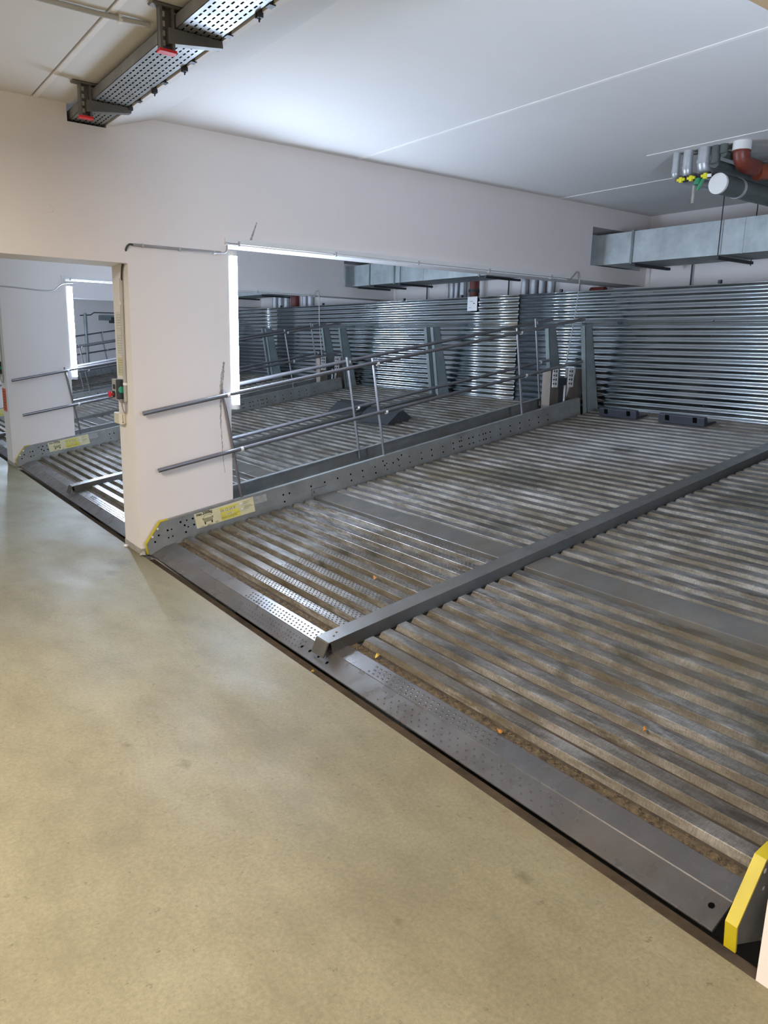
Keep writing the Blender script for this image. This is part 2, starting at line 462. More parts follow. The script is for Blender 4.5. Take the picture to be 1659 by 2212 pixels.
def flat_mesh(length):
    m = MB(); a, b = -0.030, 0.030+PITCH*1.0
    pr = [(a-0.0243, -RH), (a-0.010, -RH), (a, -0.002), (a+0.003, 0), (b+0.02, 0.0), (b+0.024, -0.002), (b+0.030, -RH), (b+0.05, -RH)]
    n = len(pr); vs = [(x, 0, z) for x, z in pr]+[(x, length, z) for x, z in pr]
    fs = [(i, i+1, i+1+n, i+n) for i in range(n-1)]+[tuple(range(1, n-1)), tuple(reversed([n+i for i in range(1, n-1)]))]
    return m.add(vs, fs)
def add_text(txt, size, loc, mat, parent, name='lettering', sx=1.0, rot=(PI/2, 0, 0), space=1.0, bold=0.0):
    c = bpy.data.curves.new(name, 'FONT')
    c.body = txt; c.size = size; c.space_character = space; c.extrude = 0.0004; c.offset = bold
    c.resolution_u = 2
    t = bpy.data.objects.new(name, c); C.objects.link(t)
    dg = bpy.context.evaluated_depsgraph_get()
    me = bpy.data.meshes.new_from_object(t.evaluated_get(dg))
    bpy.data.objects.remove(t)
    me.materials.clear(); me.materials.append(M[mat])
    o = bpy.data.objects.new(name, me); C.objects.link(o)
    o.location = loc; o.rotation_euler = rot; o.scale = (sx, 1, 1); o.parent = parent
    return o

def dimples(cells, h, r=0.0065, hh=0.004, n=6):
    m = MB()
    for s, y in cells:
        vs = [(s+math.cos(2*PI*k/n)*r, y+math.sin(2*PI*k/n)*r, h) for k in range(n)]
        vs += [(s+math.cos(2*PI*k/n)*r*0.62, y+math.sin(2*PI*k/n)*r*0.62, h+hh) for k in range(n)]
        vs += [(s+math.cos(2*PI*k/n)*r*0.45, y+math.sin(2*PI*k/n)*r*0.45, h+hh*0.35) for k in range(n)]
        fs = [(k, (k+1) % n, (k+1) % n+n, k+n) for k in range(n)]
        fs += [(k+n, (k+1) % n+n, (k+1) % n+2*n, k+2*n) for k in range(n)]
        fs.append(tuple(range(2*n, 3*n)))
        m.add(vs, fs)
    return m

def platform(yr, yl, label, detail, right_rails, rails_s0=0.05):
    """yr / yl: y of the right (nearer) and left side beam webs"""
    P = thing('parking_platform', label, 'car platform', (0, 0, 0.055), (0, -TH, 0), 'sloping corrugated steel parking platforms')
    yc = (yr+yl)/2 - 0.06
    if not detail: yc += 0.0
    # front plate: ramp, fold, rear flange
    SE = 5.42
    pl = MB().prism_y([(0.050, -0.066), (0.051, -0.060), (0.152, -0.031), (0.156, -0.0285), (0.247, -0.024), (0.252, -0.026), (0.252, -0.034), (0.15, -0.040), (0.056, -0.070)], yr+0.055 if detail else yr+0.01, yl-0.008)
    fp = pl.build('front_plate', 'plate', P)
    bevel(fp, 0.0008, 1)
    if detail:
        for cx, cy in ((0.092, yc+0.165), (0.095, yc+0.088), (0.096, yc-0.001), (0.092, yc-0.087), (0.112, yr+0.095)):
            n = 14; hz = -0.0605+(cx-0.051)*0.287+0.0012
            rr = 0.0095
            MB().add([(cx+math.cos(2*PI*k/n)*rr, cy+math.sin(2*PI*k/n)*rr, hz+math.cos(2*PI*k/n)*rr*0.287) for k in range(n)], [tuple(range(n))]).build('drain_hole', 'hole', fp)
    # joint plates under valley and debris in first gutter
    MB().box(0.245, 0.30, yr+0.02, yl-0.02, -0.034, -RH-0.002).build('gutter', 'dirt', P)
    # ridges
    halves = ((yc+0.075, yl-0.035), (yr+0.045, yc-0.098))
    for y0, y1 in halves:
        first = None; src = ridge_mesh(y1-y0)
        for k in range(NR):
            if k == 12: continue
            if k == 11:
                fm = flat_mesh(y1-y0).build('flat_deck_panel', 'flat', P); fm.location = (S0+PITCH*k, y0, 0); continue
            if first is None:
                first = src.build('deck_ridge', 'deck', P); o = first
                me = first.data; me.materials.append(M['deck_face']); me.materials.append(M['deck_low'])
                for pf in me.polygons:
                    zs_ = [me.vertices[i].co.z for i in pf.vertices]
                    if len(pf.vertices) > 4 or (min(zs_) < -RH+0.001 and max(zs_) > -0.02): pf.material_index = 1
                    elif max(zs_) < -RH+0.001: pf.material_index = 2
            else:
                o = copy(first, P)
            o.location = (S0+PITCH*k, y0, random.uniform(-0.0008, 0.0008))
    # underside sheet closes the view into the pit between ridge ends
    MB().box(0.26, SE, yr, yl, -0.075, -0.045).build('under_frame', 'dark', P)
    # side beams
    prof = [(0.030, -0.052), (0.035, 0.030), (0.172, 0.166), (4.98, 0.166), (4.98, -0.16), (0.20, -0.16)]
    for side, yw in ((1, yl), (-1, yr)):
        web = MB().prism_y(prof, yw-0.004, yw+0.004)
        # flange turned outward
        y0, y1 = (yw, yw+0.042*side) if side > 0 else (yw+0.042*side, yw)
        top = [(0.172, 0.166), (4.98, 0.166), (4.98, 0.160), (0.172, 0.160)]
        web.prism_y(top, y0, y1)
        web.prism_y([(0.2, -0.154), (4.98, -0.154), (4.98, -0.16), (0.2, -0.16)], y0, y1)
        b = web.build('side_beam', 'beam', P)
        ed = MB()
        q = [(0.030, -0.052), (0.035, 0.030), (0.172, 0.166), (0.235, 0.1665)]
        o_ = [(0.024, -0.052), (0.029, 0.033), (0.169, 0.172), (0.235, 0.172)]
        yy0, yy1 = (yw-0.007, yw+0.030) if side > 0 else (yw-0.029, yw+0.005)
        for i in range(3):
            ed.prism_y([q[i], q[i+1], o_[i+1], o_[i]], yy0, yy1)
        ed.build('edge_strip', 'yellow', b)
        if side > 0 or detail:
            mh = MB(); n = 10
            inner = -1 if side > 0 else 1
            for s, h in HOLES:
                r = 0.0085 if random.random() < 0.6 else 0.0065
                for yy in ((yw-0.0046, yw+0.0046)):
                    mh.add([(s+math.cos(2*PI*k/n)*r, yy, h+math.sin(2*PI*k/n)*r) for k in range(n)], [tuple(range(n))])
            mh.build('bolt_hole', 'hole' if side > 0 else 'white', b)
            if side > 0:
                mb = MB()
                for s, h in ((0.138, 0.123), (0.086, 0.074)):
                    mb.tube([(s, yw-0.004, h), (s, yw-0.011, h)], 0.009, 6)
                mb.build('bolt_head', 'white', b)
        if side > 0:
            ys = yw-0.0055
            st = MB().add([(0.442, ys, 0.030), (0.954, ys, 0.0265), (0.956, ys, 0.153), (0.440, ys, 0.150), (0.442, ys-0.001, 0.030), (0.954, ys-0.001, 0.0265), (0.956, ys-0.001, 0.153), (0.440, ys-0.001, 0.150)],
                          [(0, 1, 2, 3), (4, 7, 6, 5), (0, 4, 5, 1), (1, 5, 6, 2), (2, 6, 7, 3), (3, 7, 4, 0)])
            so = st.build('sticker', 'sticker', b)
            so['label'] = 'cream sticker with load limit, small car pictogram and lettering'
            yb = ys-0.002
            bars = MB()
            bars.box(0.655, 0.815, yb, ys, 0.122, 0.137); bars.box(0.655, 0.815, yb, ys, 0.084, 0.098)
            bars.box(0.655, 0.700, yb, ys, 0.066, 0.084); bars.box(0.765, 0.820, yb, ys, 0.066, 0.084)
            bars.box(0.655, 0.825, yb, ys, 0.034, 0.068)
            bars.build('sticker_band', 'stick_y', b)
            yt = ys-0.0028
            add_text('max.2000kg', 0.034, (0.455, yt, 0.128), 'ink', b, sx=0.82, bold=0.0007)
            add_text('WÖHR', 0.034, (0.655, yt, 0.100), 'inky', b, sx=1.0, space=1.55)
            add_text('AUTO', 0.014, (0.712, yt, 0.071), 'inky', b, sx=1.0)
            add_text('PARKSYSTEME', 0.023, (0.660, yt, 0.045), 'inky', b, sx=0.88, space=1.05)
            fp_ = MB()
            for x0, x1, h in ((0.865, 0.915, 0.132), (0.865, 0.900, 0.119), (0.865, 0.925, 0.099), (0.865, 0.935, 0.087), (0.865, 0.905, 0.075), (0.475, 0.505, 0.038), (0.530, 0.572, 0.038), (0.530, 0.555, 0.033), (0.600, 0.628, 0.043), (0.600, 0.620, 0.037)):
                fp_.box(x0, x1, yt-0.0003, yt, h-0.0016, h+0.0016)
            fp_.build('fine_print', 'inkf', b)['kind'] = 'stuff'
            car = MB()
            # small car seen from the front
            def poly(pts): car.add([(x, yt, z) for x, z in pts], [tuple(range(len(pts)))])
            poly([(0.500, 0.083), (0.590, 0.083), (0.590, 0.095), (0.500, 0.095)])
            poly([(0.507, 0.062), (0.583, 0.062), (0.583, 0.081), (0.507, 0.081)])
            for a_, b_ in (((0.507, 0.095), (0.520, 0.118)), ((0.583, 0.095), (0.572, 0.118)), ((0.520, 0.118), (0.572, 0.118))):
                dx, dz = b_[0]-a_[0], b_[1]-a_[1]; l_ = math.hypot(dx, dz); nx, nz = -dz/l_*0.0016, dx/l_*0.0016
                poly([(a_[0]-nx, a_[1]-nz), (b_[0]-nx, b_[1]-nz), (b_[0]+nx, b_[1]+nz), (a_[0]+nx, a_[1]+nz)])
            car.build('car_pictogram', 'inkf', b)
            wl = MB()
            for x0 in (0.511, 0.569): wl.box(x0, x0+0.011, yt-0.0004, yt, 0.046, 0.064)
            wl.box(0.500, 0.504, yt-0.0004, yt, 0.092, 0.100); wl.box(0.586, 0.590, yt-0.0004, yt, 0.092, 0.100)
            wl.build('car_wheels', 'ink', b)
            for s, h in ((0.842, 0.124), (0.842, 0.080)):
                MB().tube([(s, ys, h), (s, ys-0.008, h)], 0.009, 6).build('bolt_head', 'white', b)
            MB().box(0.958, 1.075, ys-0.001, ys, 0.082, 0.145).build('faded_label', 'stick_g', b)
            # faint stamped rectangle lower down the beam
            fr = MB()
            for a0, a1, h0, h1 in ((1.50, 1.66, 0.060, 0.063), (1.50, 1.503, 0.0, 0.062)):
                fr.box(a0, a1, ys+0.0002, ys+0.002, h0, h1)
            fr.build('chalk_outline', 'dark', b)
            add_text('K', 0.035, (1.515, ys, 0.022), 'dark', b)
    # centre rail
    cr = MB()
    ys0, ys1 = yc-0.058, yc+0.058
    cr.prism_y([(0.135, 0.036), (SE, 0.036), (SE, 0.030), (0.137, 0.030)], ys0, ys1)
    cr.prism_y([(0.135, 0.036), (0.128, 0.032), (0.088, -0.034), (0.094, -0.034), (0.137, 0.030)], ys0, ys1)
    cr.prism_y([(0.150, 0.032), (SE, 0.032), (SE, -0.04), (0.150, -0.04)], ys0+0.004, ys0+0.009)
    cr.prism_y([(0.150, 0.032), (SE, 0.032), (SE, -0.04), (0.150, -0.04)], ys1-0.009, ys1-0.004)
    co = cr.build('centre_rail', 'rail_mid', P)
    bt = MB()
    for s, y in ((0.195, yc-0.012), (0.228, yc+0.012)):
        bt.tube([(s, y, 0.036), (s, y, 0.039)], 0.006, 8)
    bt.build('rivet', 'rust', co)
    # rear posts behind the beams and the centre rail: broad faced channels standing square to the deck
    for yw, sd in ((yl, -1), (yr, 1), (yc+0.05, 1), (yc-0.05, -1)):
        y0 = yw-0.05 if sd < 0 else yw-0.01
        pm = MB()
        pm.prism_y([(5.035, -0.10), (5.235, -0.10), (5.170, 0.93), (5.055, 0.93)], y0, y0+0.006)
        pm.prism_y([(5.035, -0.10), (5.041, -0.10), (5.061, 0.93), (5.055, 0.93)], y0, y0+0.06)
        pm.prism_y([(5.229, -0.10), (5.235, -0.10), (5.170, 0.93), (5.164, 0.93)], y0, y0+0.06)
        pm.build('rear_post', 'post', P)
    MB().box(5.20, 5.26, yr, yl, -0.14, -0.02).build('rear_cross_beam', 'beam', P)
    # hand rails
    for side, yw in ((1, yl), (-1, yr)):
        if side < 0 and not right_rails: continue
        yy = yw+side*0.006
        up = MB().tube([(0.225, yy, 0.995), (1.7, yy, 1.005), (3.4, yy, 1.005), (5.12, yy, 0.995)], 0.0165, 12)
        lo = MB().tube([(0.245, yy, 0.555), (1.7, yy, 0.565), (3.4, yy, 0.565), (5.05, yy, 0.555)], 0.0165, 12)
        u = up.build('upper_rail', 'tube', P, True); l = lo.build('lower_rail', 'tube', P, True)
        for s in ((0.88, 2.325, 4.12) if side > 0 else (0.88, 2.325, 4.83)):
            pm = MB()
            dy = yw+side*0.029 if side > 0 else yw-0.028
            pm.tube([(s-0.006, dy, 0.08), (s, dy, 1.045)], 0.012, 8)
            pm.build('rail_post', 'tube', P, True)
        for s in ((0.90, 2.345, 4.14) if side > 0 else (0.90, 2.345, 4.85)):
            MB().tube([(s, yy, 0.995), (s+0.022, yy, 0.995)], 0.0205, 12).build('rail_clamp', 'white', u, True)
            MB().tube([(s+0.03, yy, 0.556), (s+0.052, yy, 0.556)], 0.0205, 12).build('rail_clamp', 'white', l, True)
    return P, yc

P1, yc1 = platform(-4.715, -0.05, 'wide sloping grey corrugated steel parking platform filling the nearest bay, beside the yellow floor', True, False)
# dimpled wheel track of the nearest platform
cells = []
for r_, s in enumerate((0.078, 0.102, 0.126)):
    for k in range(22):
        cells.append((s, -1.55-k*0.034-(r_ % 2)*0.017))
        cells.append((s, yc1-0.55-k*0.05-(r_ % 2)*0.025))
m = MB()
for s, y in cells:
    pass
dl = []
for (s, y) in cells: dl.append((s, y, -0.0605+(s-0.051)*0.287))
mm = MB()
for s, y, h in dl:
    q = dimples([(s, y)], h, 0.0055, 0.0025); mm.add(q.v, q.f)
for r_, s in enumerate((0.172, 0.195, 0.220)):
    for k in range(24):
        for y in (-1.45-k*0.036-(r_ % 2)*0.018, yc1-0.35-k*0.036-(r_ % 2)*0.018):
            q = dimples([(s, y)], -0.0285+(s-0.156)*0.05, 0.0075, 0.003); mm.add(q.v, q.f)
o = mm.build('dimple', 'plate', P1); o['kind'] = 'stuff'
mm = MB()
for k in range(0, 11):
    for r_, ds in enumerate((-0.018, 0.0, 0.018)):
        for j in range(30 if k < 6 else 34):
            y = -1.25-j*0.036-(r_ % 2)*0.018
            if y > yc1+0.1:
                q = dimples([(S0+PITCH*k+ds, y)], 0.0, 0.0058, 0.0026, 5); mm.add(q.v, q.f)
o = mm.build('dimple', 'plate', P1); o['kind'] = 'stuff'

P2, yc2 = platform(0.42, 4.79, 'sloping corrugated steel parking platform in the second bay, behind the white pillar', False, True)
mm = MB()
for k in range(0, 8):
    for r_, ds in enumerate((-0.018, 0.0, 0.018)):
        for j in range(34):
            y = 3.5-j*0.05-(r_ % 2)*0.025
            if abs(y-yc2) > 0.1:
                q = dimples([(S0+PITCH*k+ds, y)], 0.0, 0.0065, 0.003, 5); mm.add(q.v, q.f)
for r_, s in enumerate((0.172, 0.195, 0.220)):
    for k in range(40):
        y = 2.1-k*0.04-(r_ % 2)*0.02
        q = dimples([(s, y)], -0.0285+(s-0.156)*0.05, 0.0075, 0.003); mm.add(q.v, q.f)
o = mm.build('dimple', 'plate', P2); o['kind'] = 'stuff'
P3, yc3 = platform(5.26, 9.55, 'sloping steel parking platform in the third bay, seen past the farther glowing tube', False, True)
P4, yc4 = platform(10.02, 14.34, 'farthest sloping steel parking platform, in front of the white end wall', False, True)

# ------------------------------------------------------------------ corrugated sheet partition
CS = thing('corrugated_partition', 'long corrugated zinc sheet partition standing across the rear of the bays', 'partition', (XS, 0, 0.975))
def corr(y0, y1, z0, z1, n, x, amp=0.0065, seg=16, flats=()):
    m = MB(); tot = n*seg
    pr = []
    for i in range(tot+1):
        z = z0+(z1-z0)*i/tot
        a = amp
        for f0, f1 in flats:
            if f0 < z < f1: a = amp*0.5
        pr.append((x-a*math.cos(2*PI*i/seg), z))
    ny = max(2, int((y1-y0)/0.8))
    vs = []
    for j in range(ny+1):
        y = y0+(y1-y0)*j/ny
        for xx, z in pr: vs.append((xx+0.0006*math.sin(y*2.1+z*1.5), y, z))
    k = len(pr); fs = []
    for j in range(ny):
        for i in range(k-1):
            a = j*k+i; fs.append((a, a+1, a+1+k, a+k))
    return m.add(vs, fs)
for (a, b, dx) in ((-9.0, -3.9, 0.0), (-3.95, 1.3, 0.003), (1.25, 7.5, 0.0), (7.45, 14.38, 0.035)):
    o = corr(a, b, 0.0, 1.277, 19, dx, flats=((0.905, 0.945),)).build('sheet', 'sheet', CS, True)
    sd = o.modifiers.new('solid', 'SOLIDIFY'); sd.thickness = 0.0015
mb = MB()
for y in (-1.35, 0.62, 2.35, 3.62, 5.9, 7.4):
    mb = MB().box(0.02, 0.05, y-0.014, y+0.014, 1.2, 1.315)
    mb.build('fixing_stub', 'dark', CS)
MB().box(0.03, 0.07, -9, 14.3, -3.1, 0.6).build('rear_support', 'dark', CS)
mb = MB()
for k in range(8):
    z = 0.12+k*0.135
    for y in (-1.35, 0.55):
        mb.tube([(-0.008, y, z), (-0.013, y, z)], 0.006, 6)
mb.build('screw', 'dark', CS)
sg = thing('notice_sign', 'small square white notice hung on the top edge of the corrugated partition', 'sign', (XS-0.018, 2.075, 2.165))
MB().box(-0.004, 0.0, -0.093, 0.093, -0.09, 0.09).build('panel', 'white', sg)
mk = MB(); mk.box(-0.006, -0.004, -0.02, 0.05, 0.028, 0.032); mk.box(-0.006, -0.004, -0.05, -0.02, 0.0, 0.01); mk.box(-0.006, -0.004, 0.02, 0.06, -0.05, -0.045)
mk.build('print', 'dark', sg)

# ------------------------------------------------------------------ wheel stops
def stop(label, s, y, w, P, z=0.0):
    o = thing('wheel_stop', label, 'wheel stop', (0, 0, 0), (0, 0, 0), 'black plastic wheel stops')
    o.rotation_euler = (0, -TH, 0); c, sn = math.cos(TH), math.sin(TH)
    o.location = (s*c-z*sn, y, 0.055+s*sn+z*c)
    prof = [(0, 0.001), (0.20, 0.001), (0.20, 0.015), (0.06, 0.030), (0.045, 0.088), (0.006, 0.088), (0.0, 0.083)]
    b = MB().prism_y(prof, -w/2, w/2).build('body', 'chock', o); bevel(b, 0.004, 1)
    for q in (-0.30, 0.30):
        MB().box(-0.002, 0.004, q*w-0.022, q*w+0.022, 0.03, 0.082).build('slot', 'hole', o)
    return o
stop('black slotted wheel stop on the nearest platform, beside the broad rear post', 4.94, -0.575, 0.47, P1)
stop('black slotted wheel stop on the nearest platform, the one farther from the rear post', 4.94, -1.32, 0.50, P1)
def wedge(label, x, y, w, rot):
    o = thing('wheel_chock', label, 'wheel chock', (x, y, 0.056+0.178*x), (0, -TH, rot))
    MB().prism_y([(0, 0), (0.34, 0), (0.36, 0.03), (0.26, 0.13), (0.18, 0.12), (0, 0.02)], -w/2, w/2).build('body', 'black', o)
    r = MB()
    for k in range(5): r.prism_y([(0.03+k*0.035, 0.022+k*0.019), (0.045+k*0.035, 0.034+k*0.019), (0.05+k*0.035, 0.024+k*0.02)], -w/2+0.02, w/2-0.02)
    r.build('grip_rib', 'black', o)
    return o
wedge('low black rubber wedge lying on the second platform behind the near hand rail', 3.50, 1.95, 0.62, 0.05)
wedge('low black rubber wedge half hidden by the centre rail of the second platform', 3.62, 2.85, 0.55, 0.08)

# ------------------------------------------------------------------ lamps
LG = 'vertical fluorescent tubes on the pillars'
def lamp(y, label):
    o = thing('tube_lamp', label, 'lamp', (PX, y, 1.68), group=LG)
    MB().box(0.0, 0.018, -0.03, 0.03, -0.60, 0.60).build('housing', 'white', o)
    MB().tube([(0.050, 0, -0.565), (0.050, 0, 0.565)], 0.036, 20).build('tube', 'lamp', o, True)
    for s in (-1, 1):
        MB().tube([(0.050, 0, s*0.562), (0.050, 0, s*0.60)], 0.038, 16).build('end_cap', 'white', o, True)
        MB().box(0.015, 0.045, -0.015, 0.015, s*0.585-0.012, s*0.585+0.012).build('socket', 'white', o)
lamp(0.035, 'glowing white fluorescent tube on the near pillar edge')
lamp(4.875, 'glowing white fluorescent tube on the second pillar, seen past the near one')
lamp(-5.155, 'glowing fluorescent tube on the right pillar, outside the picture')
lamp(9.635, 'glowing fluorescent tube on the third pillar, hidden behind the second')

def trunking(y, x0, x1, label):
    o = thing('cable_trunking', label, 'cable duct', (x0, y, H2), group='white cable ducts under the beams')
    MB().box(0, x1-x0, -0.028, 0.0, -0.004, 0.030).build('duct', 'white', o)
    MB().box(0, x1-x0, -0.030, 0.03, -0.020, -0.010).build('lower_strip', 'white', o)
    for k in range(5):
        x = 0.10+k*0.87
        if x < x1-x0: MB().box(x, x+0.014, -0.034, 0.002, -0.024, 0.012).build('clip', 'grey', o)
trunking(0.0, 0.735, 4.56, 'white cable duct along the lower edge of the near beam, from the glowing tube')
trunking(4.84, 0.715, 4.35, 'white cable duct along the lower edge of the second beam')

def bar(name, pts, r, mat, label, cat, n=8, group=None):
    return tag(MB().tube(smooth_path(pts, 5), r, n).build(name, mat, None, True), label, cat, group)
# flexible conduits dropping to the hydraulic columns
bar('flexible_conduit', [(4.55, -0.012, 2.325), (4.62, -0.012, 2.325), (4.67, -0.012, 2.36), (4.71, -0.03, 2.405), (4.745, -0.035, 2.36), (4.735, -0.035, 2.1), (4.73, 0.0, 1.8), (4.72, 0.05, 1.42)], 0.0065, 'greyd', 'thin grey flexible conduit looping from the near beam down to the steel columns', 'conduit')
bar('flexible_conduit', [(4.36, 4.83, 2.32), (4.39, 4.82, 2.31), (4.40, 4.80, 2.37), (4.44, 4.79, 2.40), (4.46, 4.79, 2.3), (4.47, 4.79, 1.9), (4.52, 4.79, 1.38)], 0.0075, 'grey', 'thin grey flexible conduit looping from the second beam down to the deck', 'conduit')

# hydraulic columns between the platforms
def columns(y, label):
    o = thing('lifting_column', label, 'machine column', (4.62, y+0.19, 0.6), group='steel columns between the platforms')
    b = MB()
    b.prism_y([(-0.02, 0.20), (0.12, 0.20), (0.10, 0.80), (-0.03, 0.80)], -0.06, 0.06)
    b.build('front_column', 'column', o)
    b = MB().prism_y([(0.25, 0.20), (0.49, 0.20), (0.48, 0.80), (0.36, 0.80)], -0.07, 0.07).build('rear_column', 'column', o)
    MB().box(0.12, 0.25, -0.05, 0.05, 0.2, 0.70).build('cylinder_guard', 'dark', o)
    for x in (-0.02, 0.235):
        pl = MB().box(x, x+0.085, -0.082, -0.076, 0.60, 0.81).build('slotted_plate', 'white', o)
        sl = MB()
        for k in range(4):
            sl.box(x+0.045, x+0.062, -0.084, -0.081, 0.625+k*0.045, 0.65+k*0.045)
            sl.box(x+0.004, x+0.030, -0.084, -0.081, 0.632+k*0.045, 0.646+k*0.045)
        sl.build('slot', 'dark', pl)
    MB().tube([(0.20, -0.07, 0.25), (0.20, -0.07, 0.62)], 0.02, 10).build('cylinder_rod', 'tube', o, True)
columns(0.0, 'pair of steel columns with white slotted plates at the rear end of the near hand rail')
columns(4.84, 'pair of steel columns at the rear end of the second divider')
columns(9.6, 'pair of steel columns at the rear end of the third divider')

# ------------------------------------------------------------------ pillar fittings
cbx = thing('control_box', 'grey and black control box with red stop knob on the near pillar', 'control box', (0, 0.235, 1.235))
b = MB().box(-0.050, 0, -0.02, 0.115, -0.075, 0.075).build('enclosure', 'grey', cbx); bevel(b, 0.004, 2)
b = MB().box(-0.062, -0.0, -0.045, -0.02, -0.070, 0.075).build('switch_body', 'black', cbx); bevel(b, 0.005, 2)
MB().tube([(-0.030, -0.045, 0.0), (-0.030, -0.054, 0.0)], 0.024, 20).build('green_dial', 'green', cbx, True)
MB().tube([(-0.030, -0.054, 0.0), (-0.030, -0.057, 0.0)], 0.010, 12).build('key_slot', 'gvalve', cbx, True)
k_ = MB().tube([(-0.050, 0.06, -0.038), (-0.062, 0.06, -0.038)], 0.024, 16).build('collar', 'black', cbx, True)
MB().tube([(-0.062, 0.06, -0.038), (-0.075, 0.06, -0.038), (-0.078, 0.06, -0.038), (-0.090, 0.06, -0.038), (-0.095, 0.06, -0.038)], [0.012, 0.012, 0.024, 0.024, 0.016], 16).build('stop_knob', 'red', cbx, True)
MB().box(-0.052, -0.050, 0.03, 0.085, 0.0, 0.035).build('symbol_label', 'dark', cbx)
MB().tube([(-0.028, -0.032, -0.070), (-0.026, -0.032, -0.098)], [0.018, 0.012], 10).build('cable_gland', 'greyd', cbx, True)
bar('control_cable', [(-0.026, 0.203, 1.14), (-0.026, 0.20, 1.11), (-0.020, 0.185, 1.07), (-0.015, 0.165, 1.065), (-0.014, 0.152, 1.09), (-0.014, 0.150, 1.15)], 0.0055, 'greyd', 'dark cable looping under the control box on the near pillar', 'cable')
cp = thing('conduit_pipe', 'vertical light grey conduit down the narrow face of the near pillar', 'conduit', (-0.013, 0.14, 1.1))
MB().tube([(0, 0.012, 0.05), (0, 0.0, 0.5), (0, -0.02, 0.93)], 0.013, 12).build('pipe', 'grey', cp, True)
for z in (0.17, 0.75):
    MB().tube([(0, 0.008-z*0.02, z), (0, 0.008-z*0.02, z+0.018)], 0.0165, 12).build('clip', 'white', cp, True)
bar('black_cable', [(-0.013, 0.118, 2.0), (-0.012, 0.09, 2.10), (-0.008, 0.03, 2.18), (-0.006, -0.008, 2.225), (0.015, -0.010, 2.252), (0.04, -0.012, 2.252)], 0.007, 'black', 'black cable bending round the near pillar corner between two conduits', 'cable')
cp = thing('conduit_pipe', 'horizontal grey conduit across the white face of the near pillar, ending at the tube', 'conduit', (0.04, -0.012, 2.252))
MB().tube([(0, 0, 0), (0.66, 0, 0.004)], 0.010, 12).build('pipe', 'greyd', cp, True)
for x in (0.06, 0.33, 0.60): MB().tube([(x, 0, 0), (x+0.015, 0, 0)], 0.0135, 12).build('clip', 'grey', cp, True)
bar('lamp_lead', [(0.70, -0.012, 2.256), (0.735, -0.012, 2.258), (0.752, -0.012, 2.285), (0.752, -0.01, 2.318)], 0.0045, 'greyd', 'short grey lead from the pillar conduit up to the white cable duct', 'cable')
sk = thing('wall_socket', 'cream surface socket with a flap on the near pillar, below the control box', 'socket', (0, 0.235, 1.02))
b = MB().box(-0.055, 0, -0.035, 0.09, -0.042, 0.042).build('body', 'cream', sk); bevel(b, 0.006, 2)
b = MB().box(-0.048, -0.012, -0.042, -0.035, -0.044, 0.030).build('rocker_flap', 'cream', sk); bevel(b, 0.003, 2)
MB().box(-0.030, -0.028, -0.0435, -0.042, -0.03, 0.028).build('slit', 'dark', sk)
MB().tube([(-0.029, -0.042, -0.030), (-0.029, -0.0445, -0.030)], 0.004, 8).build('screw', 'dark', sk)
NG = 'sheets pinned on the narrow pillar face'
def notice(z0, z1, mat, label, lines, teal=False):
    o = thing('notice_sheet', label, 'notice', (0, 0.245, (z0+z1)/2), group=NG)
    h = (z1-z0)/2
    MB().box(-0.003, 0, -0.085, 0.085, -h, h).build('sheet', mat, o)
    p = MB()
    for k in range(lines):
        z = h-0.02-k*(2*h-0.03)/max(1, lines)
        p.box(-0.0036, -0.003, -0.03-0.03*((k*7) % 3)/2, 0.065, z-0.0025, z)
    if lines: p.build('print', 'inkf', o)
    if teal: MB().box(-0.0045, -0.003, -0.075, -0.035, h-0.06, h-0.015).build('teal_tag', 'teal', o)
notice(1.655, 1.80, 'paper', 'topmost white sheet with a bright header on the near pillar', 6)
notice(1.475, 1.650, 'paper', 'middle white sheet with a drawing on the near pillar', 8)
notice(1.335, 1.470, 'papery', 'yellowed lowest sheet with a teal square on the near pillar', 6, True)

sg = thing('warning_plate', 'upright orange-red plate on the narrow face of the second pillar', 'sign', (0, 5.05, 0.82))
MB().box(-0.004, 0, -0.09, 0.13, -0.14, 0.145).build('panel', 'signred', sg)
p = MB()
for k in range(7): p.box(-0.0046, -0.004, -0.06, 0.08, 0.10-k*0.034, 0.108-k*0.034)
p.build('print', 'rust', sg)
cb2 = thing('control_box', 'small dark green control box at the left image edge on the second pillar', 'control box', (0, 5.12, 1.22))
bevel(MB().box(-0.06, 0, -0.05, 0.06, -0.08, 0.08).build('enclosure', 'grey', cb2), 0.004)
MB().box(-0.062, -0.005, -0.056, -0.05, -0.075, 0.075).build('switch_body', 'black', cb2)
MB().tube([(-0.03, -0.056, 0), (-0.03, -0.064, 0)], 0.022, 16).build('green_dial', 'green', cb2, True)
bar('control_cable', [(-0.03, 5.07, 1.14), (-0.03, 5.06, 1.07), (-0.02, 5.03, 1.04), (-0.012, 5.0, 1.08), (-0.012, 5.0, 1.3), (-0.012, 5.0, 2.1)], 0.007, 'grey', 'grey cable hanging below the control box on the second pillar', 'cable')
bar('wall_cable', [(-0.25, 4.832, 2.20), (0.1, 4.832, 2.195), (0.45, 4.832, 2.175), (0.60, 4.832, 2.18), (0.66, 4.832, 2.215), (0.73, 4.832, 2.27), (0.86, 4.832, 2.29)], 0.008, 'grey', 'sagging grey cable across the upper second pillar to its tube', 'cable')

